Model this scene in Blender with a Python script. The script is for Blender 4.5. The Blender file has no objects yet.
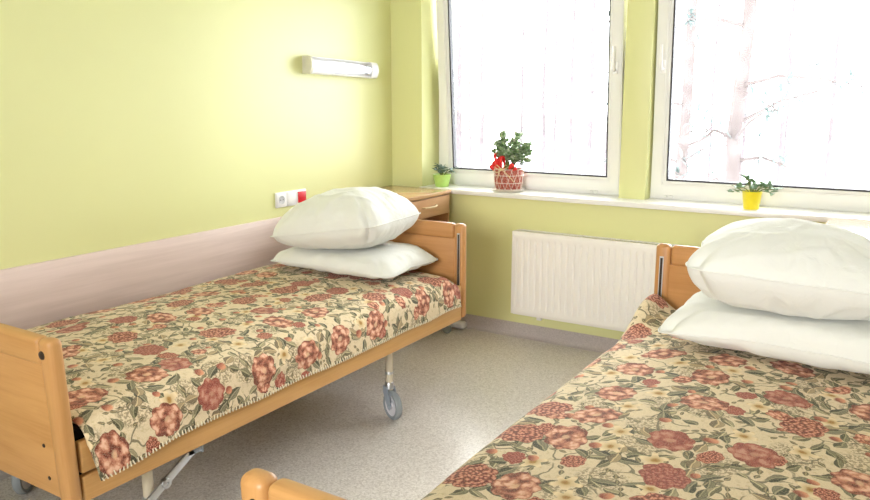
import bpy, bmesh, math, random
from mathutils import Vector, Matrix, noise
R = math.radians
C = bpy.context.scene.collection
sc = bpy.context.scene

# ------------------------------------------------------------------ node helpers
class NB:
    """small helper to write shader maths as expressions"""
    def __init__(s, name):
        s.mat = bpy.data.materials.new(name); s.mat.use_nodes = True
        s.t = s.mat.node_tree; s.n = s.t.nodes; s.l = s.t.links
        s.b = s.n['Principled BSDF']; s.out = s.n['Material Output']
    def new(s, typ, **kw):
        n = s.n.new(typ)
        for k, v in kw.items(): setattr(n, k, v)
        return n
    def put(s, sock, v):
        if isinstance(v, bpy.types.NodeSocket): s.l.new(v, sock)
        elif v is not None:
            if sock.type == 'RGBA' and len(v) == 3: v = (*v, 1)
            sock.default_value = v
    def m(s, op, a, b=None, c=None, clamp=False):
        n = s.new('ShaderNodeMath', operation=op, use_clamp=clamp)
        for i, v in enumerate((a, b, c)):
            if v is not None: s.put(n.inputs[i], v)
        return n.outputs[0]
    def vm(s, op, a, b=None, scale=None):
        n = s.new('ShaderNodeVectorMath', operation=op)
        s.put(n.inputs[0], a)
        if b is not None: s.put(n.inputs[1], b)
        if scale is not None: s.put(n.inputs['Scale'], scale)
        return n.outputs['Value'] if op in ('LENGTH', 'DOT_PRODUCT', 'DISTANCE') else n.outputs[0]
    def mix(s, f, a, b, blend='MIX'):
        n = s.new('ShaderNodeMix', data_type='RGBA', blend_type=blend)
        s.put(n.inputs[0], f); s.put(n.inputs[6], a); s.put(n.inputs[7], b)
        return n.outputs[2]
    def noise(s, vec, scale, detail=2, rough=.5, dist=0, dim='3D'):
        n = s.new('ShaderNodeTexNoise', noise_dimensions=dim)
        s.put(n.inputs['Vector'], vec); s.put(n.inputs['Scale'], scale)
        n.inputs['Detail'].default_value = detail; n.inputs['Roughness'].default_value = rough
        n.inputs['Distortion'].default_value = dist
        return n
    def ramp(s, f, stops, interp='LINEAR'):
        n = s.new('ShaderNodeValToRGB'); cr = n.color_ramp; cr.interpolation = interp
        while len(cr.elements) < len(stops): cr.elements.new(.5)
        for e, (p, c) in zip(cr.elements, stops):
            e.position = p; e.color = (*c, 1) if len(c) == 3 else c
        s.put(n.inputs[0], f)
        return n.outputs[0]
    def smooth(s, v, e0, e1):
        n = s.new('ShaderNodeMapRange', interpolation_type='SMOOTHSTEP')
        s.put(n.inputs[0], v); s.put(n.inputs[1], e0); s.put(n.inputs[2], e1)
        return n.outputs[0]
    def obj(s): return s.new('ShaderNodeTexCoord').outputs['Object']
    def scalev(s, v, xyz): return s.vm('MULTIPLY', v, xyz)
    def bump(s, h, strength=.2, dist=.002):
        n = s.new('ShaderNodeBump'); n.inputs['Strength'].default_value = strength
        n.inputs['Distance'].default_value = dist; s.put(n.inputs['Height'], h)
        s.l.new(n.outputs[0], s.b.inputs['Normal'])
    def fin(s, col, rough=.5, spec=.5, metal=0, **kw):
        s.put(s.b.inputs['Base Color'], col); s.put(s.b.inputs['Roughness'], rough)
        s.b.inputs['Specular IOR Level'].default_value = spec; s.b.inputs['Metallic'].default_value = metal
        for k, v in kw.items(): s.put(s.b.inputs[k], v)
        return s.mat

def m_plain(name, col, rough=.5, spec=.5, metal=0, var=.06, scale=30, bump=0, **kw):
    nb = NB(name); nz = nb.noise(nb.obj(), scale, 3)
    c = nb.mix(nz.outputs[0], tuple(x*(1-var) for x in col), tuple(min(1, x*(1+var)) for x in col))
    if bump: nb.bump(nz.outputs[0], bump, .002)
    return nb.fin(c, rough, spec, metal, **kw)

def m_wall(name, col):
    nb = NB(name); o = nb.obj()
    a = nb.noise(o, 1.3, 3).outputs[0]
    c = nb.mix(a, tuple(x*.97 for x in col), tuple(x*1.03 for x in col))
    nb.bump(nb.noise(o, 260, 2).outputs[0], .12, .001)
    return nb.fin(c, .42, .4)

def m_wood(name, light, dark, axis=0, rough=.38, grain=1.0, coat=0):
    nb = NB(name); o = nb.obj()
    st = [26, 26, 26]; st[axis] = 1.6
    v = nb.scalev(o, tuple(st))
    big = nb.noise(v, 1.0*grain, 4, .55, .6).outputs[0]
    st2 = [220, 220, 220]; st2[axis] = 7
    fine = nb.noise(nb.scalev(o, tuple(st2)), 1.0, 2).outputs[0]
    f = nb.m('ADD', nb.m('MULTIPLY', big, .75), nb.m('MULTIPLY', fine, .25))
    c = nb.ramp(f, [(.30, dark), (.52, tuple((a*2+b)/3 for a, b in zip(light, dark))), (.68, light)])
    nb.bump(fine, .05, .0006)
    return nb.fin(c, rough, .45, **({'Coat Weight': coat, 'Coat Roughness': .2} if coat else {}))

def m_floor():
    nb = NB('speckled_vinyl'); o = nb.obj()
    v1 = nb.new('ShaderNodeTexVoronoi'); nb.put(v1.inputs['Vector'], o); v1.inputs['Scale'].default_value = 160
    g = nb.new('ShaderNodeSeparateColor'); nb.l.new(v1.outputs['Color'], g.inputs[0])
    v2 = nb.noise(o, 95, 3, .7).outputs[0]
    f = nb.m('ADD', nb.m('MULTIPLY', g.outputs[0], .6), nb.m('MULTIPLY', v2, .4))
    c = nb.ramp(f, [(.12, (.42, .38, .34)), (.35, (.57, .535, .49)), (.6, (.67, .635, .59)), (.85, (.78, .75, .71))])
    big = nb.noise(o, 2.2, 3).outputs[0]
    c = nb.mix(nb.m('MULTIPLY', big, .25), c, (.62, .585, .54))
    nb.bump(v2, .06, .001)
    return nb.fin(c, .30, .5)

def m_baseboard():
    nb = NB('cove_vinyl'); o = nb.obj()
    f = nb.noise(o, 120, 3, .7).outputs[0]
    c = nb.ramp(f, [(.3, (.36, .325, .315)), (.7, (.50, .46, .44))])
    return nb.fin(c, .45, .4)

def m_panel():
    nb = NB('pale_lilac_laminate'); o = nb.obj()
    a = nb.noise(nb.scalev(o, (20, 1.2, 26)), 1.4, 4, .6, .5).outputs[0]
    c = nb.ramp(a, [(.3, (.61, .49, .45)), (.7, (.71, .585, .545))])
    return nb.fin(c, .42, .4)

def m_fabric_white(name, col):
    nb = NB(name); o = nb.obj()
    a = nb.noise(o, 9, 4, .6).outputs[0]
    c = nb.mix(a, tuple(x*.96 for x in col), col)
    h = nb.m('ADD', nb.m('MULTIPLY', nb.noise(o, 14, 3, .55, .8).outputs[0], 1.0), nb.m('MULTIPLY', nb.noise(o, 600, 1).outputs[0], .05))
    nb.bump(h, .28, .02)
    return nb.fin(c, .85, .2, **{'Sheen Weight': .15})

def m_metal(name, col, rough=.3):
    nb = NB(name); a = nb.noise(nb.obj(), 40, 3).outputs[0]
    return nb.fin(col, nb.m('ADD', nb.m('MULTIPLY', a, .15), rough), .5, 1.0)

def m_glass():
    nb = NB('window_glass')
    tr = nb.new('ShaderNodeBsdfTransparent'); tr.inputs[0].default_value = (.95, .97, .965, 1)
    gl = nb.new('ShaderNodeBsdfGlossy'); gl.inputs['Roughness'].default_value = .02
    fr = nb.new('ShaderNodeFresnel'); fr.inputs[0].default_value = 1.45
    mx = nb.new('ShaderNodeMixShader')
    nb.l.new(nb.m('MULTIPLY', fr.outputs[0], .8), mx.inputs[0]); nb.l.new(tr.outputs[0], mx.inputs[1]); nb.l.new(gl.outputs[0], mx.inputs[2])
    nb.l.new(mx.outputs[0], nb.out.inputs[0])
    return nb.mat

def m_clear(name, tint, k=.12, rough=.08):
    nb = NB(name)
    tr = nb.new('ShaderNodeBsdfTransparent'); tr.inputs[0].default_value = (*tint, 1)
    gl = nb.new('ShaderNodeBsdfGlossy'); gl.inputs['Roughness'].default_value = rough
    df = nb.new('ShaderNodeBsdfDiffuse'); df.inputs[0].default_value = (.9, .9, .92, 1)
    m1 = nb.new('ShaderNodeMixShader'); m1.inputs[0].default_value = .35
    nb.l.new(gl.outputs[0], m1.inputs[1]); nb.l.new(df.outputs[0], m1.inputs[2])
    mx = nb.new('ShaderNodeMixShader'); mx.inputs[0].default_value = k
    nb.l.new(tr.outputs[0], mx.inputs[1]); nb.l.new(m1.outputs[0], mx.inputs[2])
    nb.l.new(mx.outputs[0], nb.out.inputs[0])
    return nb.mat

def m_floral():
    """tapestry cloth: coral roses and carnations, olive leaves, cream blossoms, twigs on tan ground; UV in metres"""
    nb = NB('floral_tapestry'); m = nb.m
    uv = nb.new('ShaderNodeUVMap').outputs[0]
    wob = nb.noise(uv, 22, 2, .5, 0, '2D').outputs['Color']
    uvw = nb.vm('ADD', uv, nb.vm('SCALE', nb.vm('SUBTRACT', wob, (.5, .5, .5)), scale=.016))
    fine = nb.noise(uv, 330, 2, .6, 0, '2D').outputs[0]
    med = nb.noise(uv, 75, 3, .6, 0, '2D').outputs[0]
    def cell(off, scale, rnd, src=uvw):
        p = nb.vm('ADD', src, (off[0], off[1], 0))
        v = nb.new('ShaderNodeTexVoronoi', voronoi_dimensions='2D')
        nb.put(v.inputs['Vector'], p); v.inputs['Scale'].default_value = scale; v.inputs['Randomness'].default_value = rnd
        d = nb.vm('SUBTRACT', p, v.outputs['Position'])
        sp = nb.new('ShaderNodeSeparateXYZ'); nb.l.new(d, sp.inputs[0])
        sc_ = nb.new('ShaderNodeSeparateColor'); nb.l.new(v.outputs['Color'], sc_.inputs[0])
        return sp.outputs[0], sp.outputs[1], sc_.outputs
    def rot(x, y, ang):
        c, s = m('COSINE', ang), m('SINE', ang)
        return m('SUBTRACT', m('MULTIPLY', x, c), m('MULTIPLY', y, s)), m('ADD', m('MULTIPLY', x, s), m('MULTIPLY', y, c))
    def rad(x, y): return m('SQRT', m('ADD', m('MULTIPLY', x, x), m('MULTIPLY', y, y)))
    col = nb.mix(fine, (.58, .45, .275), (.80, .69, .495))
    col = nb.mix(m('MULTIPLY', nb.smooth(med, .5, .75), .5), col, (.43, .32, .155))
    # mottled grey-brown lacy blossoms
    x, y, c = cell((3.1, 1.7), 6.3, .75)
    r = rad(x, y)
    mk = m('MULTIPLY', nb.smooth(r, .062, .045), nb.smooth(nb.noise(uv, 130, 2, .6, 0, '2D').outputs[0], .47, .53))
    mk = m('MULTIPLY', mk, nb.smooth(c[0], .25, .3))
    col = nb.mix(m('MULTIPLY', mk, .8), col, (.22, .165, .10))
    # twigs
    e = nb.new('ShaderNodeTexVoronoi', voronoi_dimensions='2D', feature='DISTANCE_TO_EDGE')
    nb.put(e.inputs['Vector'], nb.vm('ADD', uv, nb.vm('SCALE', nb.vm('SUBTRACT', nb.noise(uv, 12, 2, .5, 0, '2D').outputs['Color'], (.5, .5, .5)), scale=.07)))
    e.inputs['Scale'].default_value = 13
    tw = m('MULTIPLY', nb.smooth(e.outputs['Distance'], .045, .022), nb.smooth(nb.noise(uv, 11, 1, .5, 0, '2D').outputs[0], .46, .52))
    col = nb.mix(m('MULTIPLY', tw, .85), col, (.11, .095, .055))
    # leaves: bow-ties of two curved almonds
    def leaves(col, off, scale, L, W, ca, cb, keep):
        x, y, c = cell(off, scale, .85)
        x, y = rot(x, y, m('MULTIPLY', c[0], 6.283))
        a = m('ABSOLUTE', x)
        yy = m('SUBTRACT', y, m('MULTIPLY', m('MULTIPLY', a, a), m('MULTIPLY', m('SUBTRACT', c[1], .5), 22)))
        t = m('DIVIDE', a, L)
        w = m('MULTIPLY', m('MULTIPLY', t, m('SUBTRACT', 1.0, t)), 4*W)
        q = m('SUBTRACT', w, m('ABSOLUTE', yy))
        mask = m('MULTIPLY', nb.smooth(q, 0, .002), m('LESS_THAN', c[2], keep))
        tone = nb.smooth(yy, -.007, .008)
        lc = nb.mix(tone, ca, cb)
        lc = nb.mix(nb.smooth(m('ABSOLUTE', yy), .0022, .0008), lc, tuple(v*1.7 for v in cb))
        lc = nb.mix(nb.smooth(q, .0035, .001), lc, (.05, .045, .03))
        return nb.mix(mask, col, lc)
    col = leaves(col, (1.3, 5.2), 8.2, .056, .0135, (.12, .105, .055), (.34, .29, .17), .85)
    col = leaves(col, (7.7, 2.9), 9.5, .046, .013, (.055, .055, .03), (.19, .17, .095), .9)
    col = leaves(col, (4.4, 8.1), 17, .024, .0065, (.075, .065, .035), (.19, .15, .08), .85)
    col = leaves(col, (2.4, 3.3), 7.0, .066, .015, (.045, .048, .03), (.20, .18, .11), .8)
    col = leaves(col, (8.8, .7), 6.6, .05, .017, (.16, .12, .07), (.36, .27, .15), .7)
    # cream blossoms
    x, y, c = cell((9.2, 4.6), 7.6, .8)
    th = m('ARCTAN2', y, x); r = rad(x, y)
    pet = m('ADD', .027, m('MULTIPLY', m('COSINE', m('ADD', m('MULTIPLY', th, 5), m('MULTIPLY', c[1], 6))), .008))
    mask = m('MULTIPLY', nb.smooth(m('SUBTRACT', pet, r), 0, .002), m('GREATER_THAN', c[0], .45))
    cc = nb.ramp(m('DIVIDE', r, .035), [(0, (.30, .14, .03)), (.2, (.40, .22, .06)), (.32, (.60, .44, .23)), (.8, (.80, .66, .43)), (1, (.55, .38, .18))])
    col = nb.mix(mask, col, cc)
    # small coral buds
    x, y, c = cell((6.1, 9.9), 9.3, .8)
    r = rad(x, y)
    mask = m('MULTIPLY', nb.smooth(r, m('ADD', .012, m('MULTIPLY', c[1], .009)), .011), m('GREATER_THAN', c[0], .5))
    bc = nb.mix(nb.smooth(m('ADD', x, m('MULTIPLY', y, .6)), -.012, .014), (.24, .045, .028), (.66, .27, .15))
    col = nb.mix(mask, col, bc)
    # roses and carnations
    def roses(col, off, scale, rnd, R0, keep, tint):
        x, y, c = cell(off, scale, rnd)
        x, y = rot(x, y, m('MULTIPLY', c[0], 6.283))
        y = m('MULTIPLY', y, m('ADD', 1.0, m('MULTIPLY', c[1], .35)))
        th = m('ARCTAN2', y, x); r = rad(x, y)
        Rr = m('ADD', R0*.82, m('MULTIPLY', c[1], R0*.3))
        scal = m('ABSOLUTE', m('SINE', m('MULTIPLY', th, 4.0)))
        edge = m('MULTIPLY', Rr, m('ADD', .88, m('MULTIPLY', scal, .14)))
        t = m('DIVIDE', r, edge)
        mask = m('MULTIPLY', nb.smooth(t, 1.0, .965), m('LESS_THAN', c[2], keep))
        # rose: rounded lobes, pale in the middle of each, dark between them
        pc = nb.new('ShaderNodeTexVoronoi', voronoi_dimensions='2D')
        nb.put(pc.inputs['Vector'], nb.vm('ADD', uvw, nb.vm('SCALE', nb.vm('SUBTRACT', nb.noise(uv, 55, 2, .6, 0, '2D').outputs['Color'], (.5, .5, .5)), scale=.026)))
        pc.inputs['Scale'].default_value = 2.0/R0; pc.inputs['Randomness'].default_value = .85
        lobe = nb.smooth(pc.outputs['Distance'], .62, .05)
        lobe = m('ADD', m('MULTIPLY', lobe, .85), m('MULTIPLY', m('SUBTRACT', med, .5), .6))
        lobe = m('ADD', lobe, m('MULTIPLY', nb.smooth(t, .15, .6), .12))
        lobe = m('SUBTRACT', lobe, m('MULTIPLY', nb.smooth(t, .72, 1.0), .2))
        lobe = m('ADD', lobe, m('MULTIPLY', m('SINE', m('ADD', m('MULTIPLY', t, 15), m('MULTIPLY', th, 2))), .10))
        rose = nb.ramp(lobe, [(.0, (.15, .03, .02)), (.22, (.37, .115, .07)), (.55, (.58, .25, .155)), (.9, (.78, .48, .34))])
        rose = nb.mix(m('MULTIPLY', nb.smooth(t, .24, .1), .75), rose, (.72, .46, .28))
        # carnation: fine frilled petals in rings
        pf = nb.new('ShaderNodeTexVoronoi', voronoi_dimensions='2D'); nb.put(pf.inputs['Vector'], uvw)
        pf.inputs['Scale'].default_value = 6.5/R0; pf.inputs['Randomness'].default_value = 1
        fr = m('ADD', m('MULTIPLY', nb.smooth(pf.outputs['Distance'], .65, .05), .75), m('MULTIPLY', m('SINE', m('MULTIPLY', t, 22)), .14))
        car = nb.ramp(fr, [(.05, (.15, .028, .02)), (.4, (.46, .15, .09)), (.9, (.74, .37, .25))])
        fl = nb.mix(m('GREATER_THAN', c[0], .55), rose, car)
        fl = nb.mix(m('MULTIPLY', m('LESS_THAN', c[1], .3), .55), fl, (.30, .06, .05))
        fl = nb.mix(nb.smooth(t, .93, .99), fl, (.20, .045, .03))
        fl = nb.mix(1.0, fl, tint, 'MULTIPLY')
        return nb.mix(mask, col, fl)
    col = roses(col, (5.5, 6.6), 8.4, .8, .032, .38, (1, .92, .9))
    col = roses(col, (11.3, 3.7), 5.15, .6, .064, .93, (1, 1, 1))
    col = nb.mix(m('MULTIPLY', nb.smooth(fine, .45, .7), .22), col, (.80, .66, .42))
    nb.bump(m('ADD', nb.noise(uv, 420, 2, .6, 0, '2D').outputs[0], m('MULTIPLY', nb.noise(uv, 7, 2, .5, 0, '2D').outputs[0], 6)), .22, .0025)
    return nb.fin(col, .85, .2, **{'Sheen Weight': .1})

M = {}
M['wall'] = m_wall('yellow_green_paint', (.675, .685, .34))
M['wall_white'] = m_wall('off_white_paint', (.84, .835, .80))
M['ceiling'] = m_plain('white_ceiling_paint', (.82, .82, .80), .8, .2)
M['floor'] = m_floor(); M['cove'] = m_baseboard(); M['panel'] = m_panel()
M['sill'] = m_plain('white_sill_laminate', (.82, .82, .80), .28, .5, 0, .015)
M['pvc'] = m_plain('white_window_plastic', (.80, .80, .78), .32, .5, 0, .015)
M['gasket'] = m_plain('black_rubber_gasket', (.03, .03, .035), .6)
M['glass'] = m_glass()
M['wood_x'] = m_wood('beech_across', (.57, .31, .115), (.45, .225, .07), 0)
M['wood_y'] = m_wood('beech_along', (.62, .355, .135), (.50, .265, .085), 1)
M['wood_z'] = m_wood('beech_upright', (.56, .30, .112), (.45, .22, .07), 2)
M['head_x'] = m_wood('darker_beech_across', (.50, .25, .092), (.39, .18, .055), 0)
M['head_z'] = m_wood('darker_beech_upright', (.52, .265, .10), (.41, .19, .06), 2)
M['cab_x'] = m_wood('pear_laminate_across', (.56, .33, .185), (.45, .25, .13), 1, .3)
M['cab_top'] = m_wood('pear_laminate_top', (.58, .355, .195), (.48, .28, .145), 1, .2, 1, .6)
M['cab_z'] = m_wood('pear_laminate_upright', (.50, .28, .13), (.40, .21, .09), 2, .32)
M['cab_dark'] = m_plain('cabinet_inside', (.22, .11, .05), .6)
M['floral'] = m_floral()
M['stitch'] = m_plain('cream_hem_thread', (.78, .70, .52), .9, .1)
M['pillow'] = m_fabric_white('white_pillow_cotton', (.74, .75, .72))
M['mattress'] = m_plain('mattress_cover', (.62, .50, .36), .8, .2)
M['gap_shade'] = m_plain('black_gap_shade', (.012, .012, .014), .8, .2)  # near black that paints the shade between mattress and footboard
M['cream_metal'] = m_plain('cream_enamelled_steel', (.68, .60, .46), .4)
M['steel'] = m_metal('zinc_plated_steel', (.62, .63, .65), .3)
M['dark_steel'] = m_plain('dark_painted_steel', (.05, .05, .055), .45)
M['rubber'] = m_plain('grey_caster_rubber', (.27, .30, .32), .5)
M['grey_plastic'] = m_plain('grey_caster_plastic', (.33, .38, .44), .4)
M['pale_plastic'] = m_plain('pale_grey_plastic', (.66, .66, .70), .4)
M['cap'] = m_plain('dark_brown_plug', (.035, .022, .014), .35)
M['radiator'] = m_plain('white_radiator_enamel', (.82, .80, .76), .32, .5, 0, .01)
M['lamp_white'] = m_plain('white_lamp_enamel', (.86, .86, .88), .3, .5, 0, .01)
M['lamp_cap'] = m_plain('lamp_end_plastic', (.62, .60, .50), .4)
M['tube'] = m_plain('frosted_fluorescent_tube', (.93, .93, .94), .25)
M['cover'] = m_clear('clear_lamp_cover', (.97, .97, .98), .12)
M['outlet'] = m_plain('white_outlet_plastic', (.84, .84, .85), .3, .5, 0, .01)
M['outlet_in'] = m_plain('outlet_recess_grey', (.50, .51, .54), .4)
M['red'] = m_plain('red_call_button', (.62, .02, .03), .3)
M['pot_green'] = m_plain('lime_green_ceramic', (.40, .60, .15), .3, .5, 0, .12, 40)
M['pot_yellow'] = m_plain('bright_yellow_ceramic', (.85, .72, .03), .3, .5, 0, .08, 40)
M['soil'] = m_plain('potting_soil', (.05, .035, .02), .9, .1, 0, .3, 200)
def m_leaf(name, a, b, c, sc_, rough=.45, spec=.4):
    nb = NB(name); v = nb.noise(nb.obj(), sc_, 3, .6).outputs[0]
    return nb.fin(nb.ramp(v, [(.3, a), (.5, b), (.66, c)]), rough, spec)
M['leaf'] = m_leaf('glossy_green_leaf', (.06, .14, .07), (.14, .25, .13), (.28, .38, .24), 90)
M['leaf_var'] = m_leaf('variegated_leaf', (.09, .19, .06), (.24, .36, .18), (.68, .72, .58), 60)
M['leaf_dark'] = m_leaf('dark_bluish_leaf', (.05, .10, .07), (.11, .18, .13), (.35, .42, .42), 110)
M['stem'] = m_plain('plant_stem', (.16, .20, .06), .6)
M['wicker'] = m_leaf('red_brown_wicker', (.20, .035, .03), (.42, .09, .07), (.62, .28, .20), 130)
M['wire'] = m_plain('white_wire', (.82, .78, .70), .4)
M['ribbon'] = m_plain('red_satin_ribbon', (.75, .03, .03), .3, .5, 0, .2, 60)
M['raffia'] = m_plain('natural_raffia', (.72, .58, .36), .8)
M['bark'] = m_leaf('pale_pine_bark', (.064, .053, .051), (.080, .069, .067), (.097, .086, .084), 3, 1, 0)
M['needles'] = m_leaf('frosted_needles', (.065, .085, .08), (.08, .10, .097), (.10, .112, .112), 4, 1, 0)
M['snow'] = m_plain('snowy_ground', (.80, .81, .83), .9, .1, 0, .05, .4)
M['birch'] = m_leaf('pale_birch_bark', (.060, .052, .054), (.078, .068, .070), (.095, .087, .09), 2, 1, 0)

# ------------------------------------------------------------------ mesh helpers
def bm_box(bm, x0, x1, y0, y1, z0, z1, bev=0, seg=2, mat=None):
    r = bmesh.ops.create_cube(bm, size=1)
    vs = r['verts']
    bmesh.ops.scale(bm, vec=(x1-x0, y1-y0, z1-z0), verts=vs)
    bmesh.ops.translate(bm, vec=((x0+x1)/2, (y0+y1)/2, (z0+z1)/2), verts=vs)
    if bev:
        es = list({e for v in vs for e in v.link_edges})
        r2 = bmesh.ops.bevel(bm, geom=es, offset=bev, segments=seg, profile=.5, affect='EDGES')
        vs = list({v for f in r2['faces'] for v in f.verts} | {v for v in vs if v.is_valid})
    if mat is not None: bmesh.ops.transform(bm, matrix=mat, verts=vs)
    return vs
def bm_tube(bm, pts, r, n=10, cap=True):
    """tube through points; r number or list"""
    pts = [Vector(p) for p in pts]; rs = r if isinstance(r, (list, tuple)) else [r]*len(pts)
    rings = []; up = None
    for i, p in enumerate(pts):
        t = (pts[min(i+1, len(pts)-1)] - pts[max(i-1, 0)]).normalized()
        if up is None:
            up = Vector((0, 0, 1)) if abs(t.z) < .9 else Vector((1, 0, 0))
        a = (up - t*up.dot(t)).normalized(); b = t.cross(a); up = a
        rings.append([bm.verts.new(p + a*math.cos(2*math.pi*k/n)*rs[i] + b*math.sin(2*math.pi*k/n)*rs[i]) for k in range(n)])
    for A, B in zip(rings, rings[1:]):
        for k in range(n): bm.faces.new((A[k], A[(k+1) % n], B[(k+1) % n], B[k]))
    if cap:
        bm.faces.new(list(reversed(rings[0]))); bm.faces.new(rings[-1])
    return [v for q in rings for v in q]
def bm_lathe(bm, prof, n=32, mat=None, close=False):
    rings = []
    for r, z in prof:
        if r < 1e-6: rings.append([bm.verts.new((0, 0, z))])
        else: rings.append([bm.verts.new((r*math.cos(2*math.pi*k/n), r*math.sin(2*math.pi*k/n), z)) for k in range(n)])
    for A, B in zip(rings, rings[1:]):
        for k in range(n):
            j = (k+1) % n
            if len(A) == 1 and len(B) == 1: continue
            if len(A) == 1: bm.faces.new((A[0], B[j], B[k]))
            elif len(B) == 1: bm.faces.new((A[k], A[j], B[0]))
            else: bm.faces.new((A[k], A[j], B[j], B[k]))
    vs = [v for q in rings for v in q]
    if mat is not None: bmesh.ops.transform(bm, matrix=mat, verts=vs)
    return vs
def mesh_obj(name, bm, mat, parent=None, smooth=True, angle=40, fix=True):
    if fix: bmesh.ops.recalc_face_normals(bm, faces=bm.faces)
    me = bpy.data.meshes.new(name); bm.to_mesh(me); bm.free()
    me.materials.append(M[mat] if isinstance(mat, str) else mat)
    if smooth:
        for p in me.polygons: p.use_smooth = True
        me.set_sharp_from_angle(angle=R(angle))
    o = bpy.data.objects.new(name, me); C.objects.link(o)
    if parent: o.parent = parent
    return o
def box_obj(name, dims, mat, parent=None, bev=.003, seg=2):
    bm = bmesh.new(); bm_box(bm, *dims, bev=bev, seg=seg)
    return mesh_obj(name, bm, mat, parent)
def tube_obj(name, pts, r, mat, parent=None, n=10):
    bm = bmesh.new(); bm_tube(bm, pts, r, n); return mesh_obj(name, bm, mat, parent)
def lathe_obj(name, prof, mat, parent=None, n=32, mtx=None):
    bm = bmesh.new(); bm_lathe(bm, prof, n, mtx); return mesh_obj(name, bm, mat, parent)
def thing(name, loc, label, cat, rz=0, group=None):
    o = bpy.data.objects.new(name, None); C.objects.link(o)
    o.empty_display_size = .1; o.location = loc; o.rotation_euler = (0, 0, rz)
    return tag(o, label, cat, group)
def tag(o, label, cat, group=None):
    o['label'] = label; o['category'] = cat
    if group: o['group'] = group
    return o
def struct(o, label=None, cat=None):
    o['kind'] = 'structure'
    if label: o['label'] = label
    if cat: o['category'] = cat
    return o
def copy_tree(o, parent=None):
    c = o.copy(); C.objects.link(c)
    if parent: c.parent = parent
    for ch in list(o.children): copy_tree(ch, c)
    return c
def fbm(p, s): return noise.noise(Vector(p)*s)

# ------------------------------------------------------------------ the room
XR, YB, ZC = 3.75, -7.5, 2.75          # right wall, wall behind the camera, ceiling
SZ, WY, WD = .88, .10, .20             # sill height, pillar face, window plane
W1 = (.231, 1.484); W2 = (1.634, 2.90); WT = 2.22
struct(box_obj('floor', (-.2, XR+.2, YB-.2, .4, -.12, 0), 'floor', bev=0), 'grey beige speckled vinyl floor', 'floor')
struct(box_obj('ceiling', (-.2, XR+.2, YB-.2, .4, ZC, ZC+.12), 'ceiling', bev=0), 'white ceiling', 'ceiling')
struct(box_obj('wall_left', (-.2, 0, YB-.2, .4, 0, ZC), 'wall', bev=0), 'yellow green wall with the lamp and the outlet', 'wall')
struct(box_obj('wall_right', (XR, XR+.2, YB-.2, .4, 0, ZC), 'wall_white', bev=0), 'off white wall right of the right bed', 'wall')
struct(box_obj('wall_front', (0, XR, YB-.2, YB, 0, ZC), 'wall_white', bev=0), 'off white wall facing the windows', 'wall')
bm = bmesh.new()
bm_box(bm, 0, XR, 0, .4, 0, SZ-.03)                     # below the sill
bm_box(bm, 0, W1[0], 0, .4, SZ-.03, ZC)                 # left of the windows
bm_box(bm, W2[1], XR, 0, .4, SZ-.03, ZC)
bm_box(bm, W1[0], W2[1], 0, .4, WT, ZC)                 # above
bm_box(bm, W1[1], W2[0], WY, .4, SZ-.03, WT, .006)      # pillar between the windows
struct(mesh_obj('wall_back', bm, 'wall'), 'yellow green window wall with pillar between the two windows', 'wall')
# window sill
bm = bmesh.new(); bm_box(bm, W1[0]+.001, W2[1]-.001, -.04, .285, SZ-.029, SZ, .004)
struct(mesh_obj('trim_1', bm, 'sill'), 'white window sill running below both windows', 'window sill')
# wall guard board
struct(box_obj('trim_2', (0, .018, YB+.02, -.03, .30, .805), 'panel', bev=.003), 'pale lilac laminate guard board along the left wall', 'wall guard')
# coved baseboards
def cove(name, p0, p1, nrm, label):
    prof = [(0, .085), (.004, .086), (.006, .083), (.007, .03), (.011, .014), (.020, .005), (.034, .0012), (.034, 0), (0, 0)]
    bm = bmesh.new(); n = Vector(nrm); rings = []
    for p in (p0, p1): rings.append([bm.verts.new(Vector(p)+n*a+Vector((0, 0, b))) for a, b in prof])
    k = len(prof)
    for i in range(k): bm.faces.new((rings[0][i], rings[0][(i+1) % k], rings[1][(i+1) % k], rings[1][i]))
    bm.faces.new(rings[0]); bm.faces.new(list(reversed(rings[1])))
    return struct(mesh_obj(name, bm, 'cove'), label, 'baseboard')
cove('baseboard_back', (0, 0, 0), (XR, 0, 0), (0, -1, 0), 'grey coved vinyl baseboard below the radiator')
cove('baseboard_left', (0, YB, 0), (0, 0, 0), (1, 0, 0), 'grey coved vinyl baseboard behind the left bed')
cove('baseboard_right', (XR, YB, 0), (XR, 0, 0), (-1, 0, 0), 'grey coved vinyl baseboard right of the right bed')
cove('baseboard_front', (0, YB, 0), (XR, YB, 0), (0, 1, 0), 'grey coved vinyl baseboard facing the windows')

def frame_bm(bm, x0, x1, z0, z1, y0, y1, w, bev=.004):
    """mitred rectangular frame"""
    o = [(x0, z0), (x1, z0), (x1, z1), (x0, z1)]; i = [(x0+w, z0+w), (x1-w, z0+w), (x1-w, z1-w), (x0+w, z1-w)]
    V = {}
    for k in range(4):
        for tagn, P in (('o', o), ('i', i)):
            for y in (y0, y1): V[tagn, k, y] = bm.verts.new((P[k][0], y, P[k][1]))
    fs = []
    for k in range(4):
        j = (k+1) % 4
        fs.append(bm.faces.new((V['o', k, y0], V['o', j, y0], V['i', j, y0], V['i', k, y0])))
        bm.faces.new((V['o', k, y1], V['i', k, y1], V['i', j, y1], V['o', j, y1]))
        bm.faces.new((V['o', k, y0], V['o', k, y1], V['o', j, y1], V['o', j, y0]))
        bm.faces.new((V['i', k, y0], V['i', j, y0], V['i', j, y1], V['i', k, y1]))
    es = {e for f in fs for e in f.edges if abs(e.verts[0].co.x-e.verts[1].co.x) < 1e-6 or abs(e.verts[0].co.z-e.verts[1].co.z) < 1e-6}
    if bev: bmesh.ops.bevel(bm, geom=list(es), offset=bev, segments=2, affect='EDGES')

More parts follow.
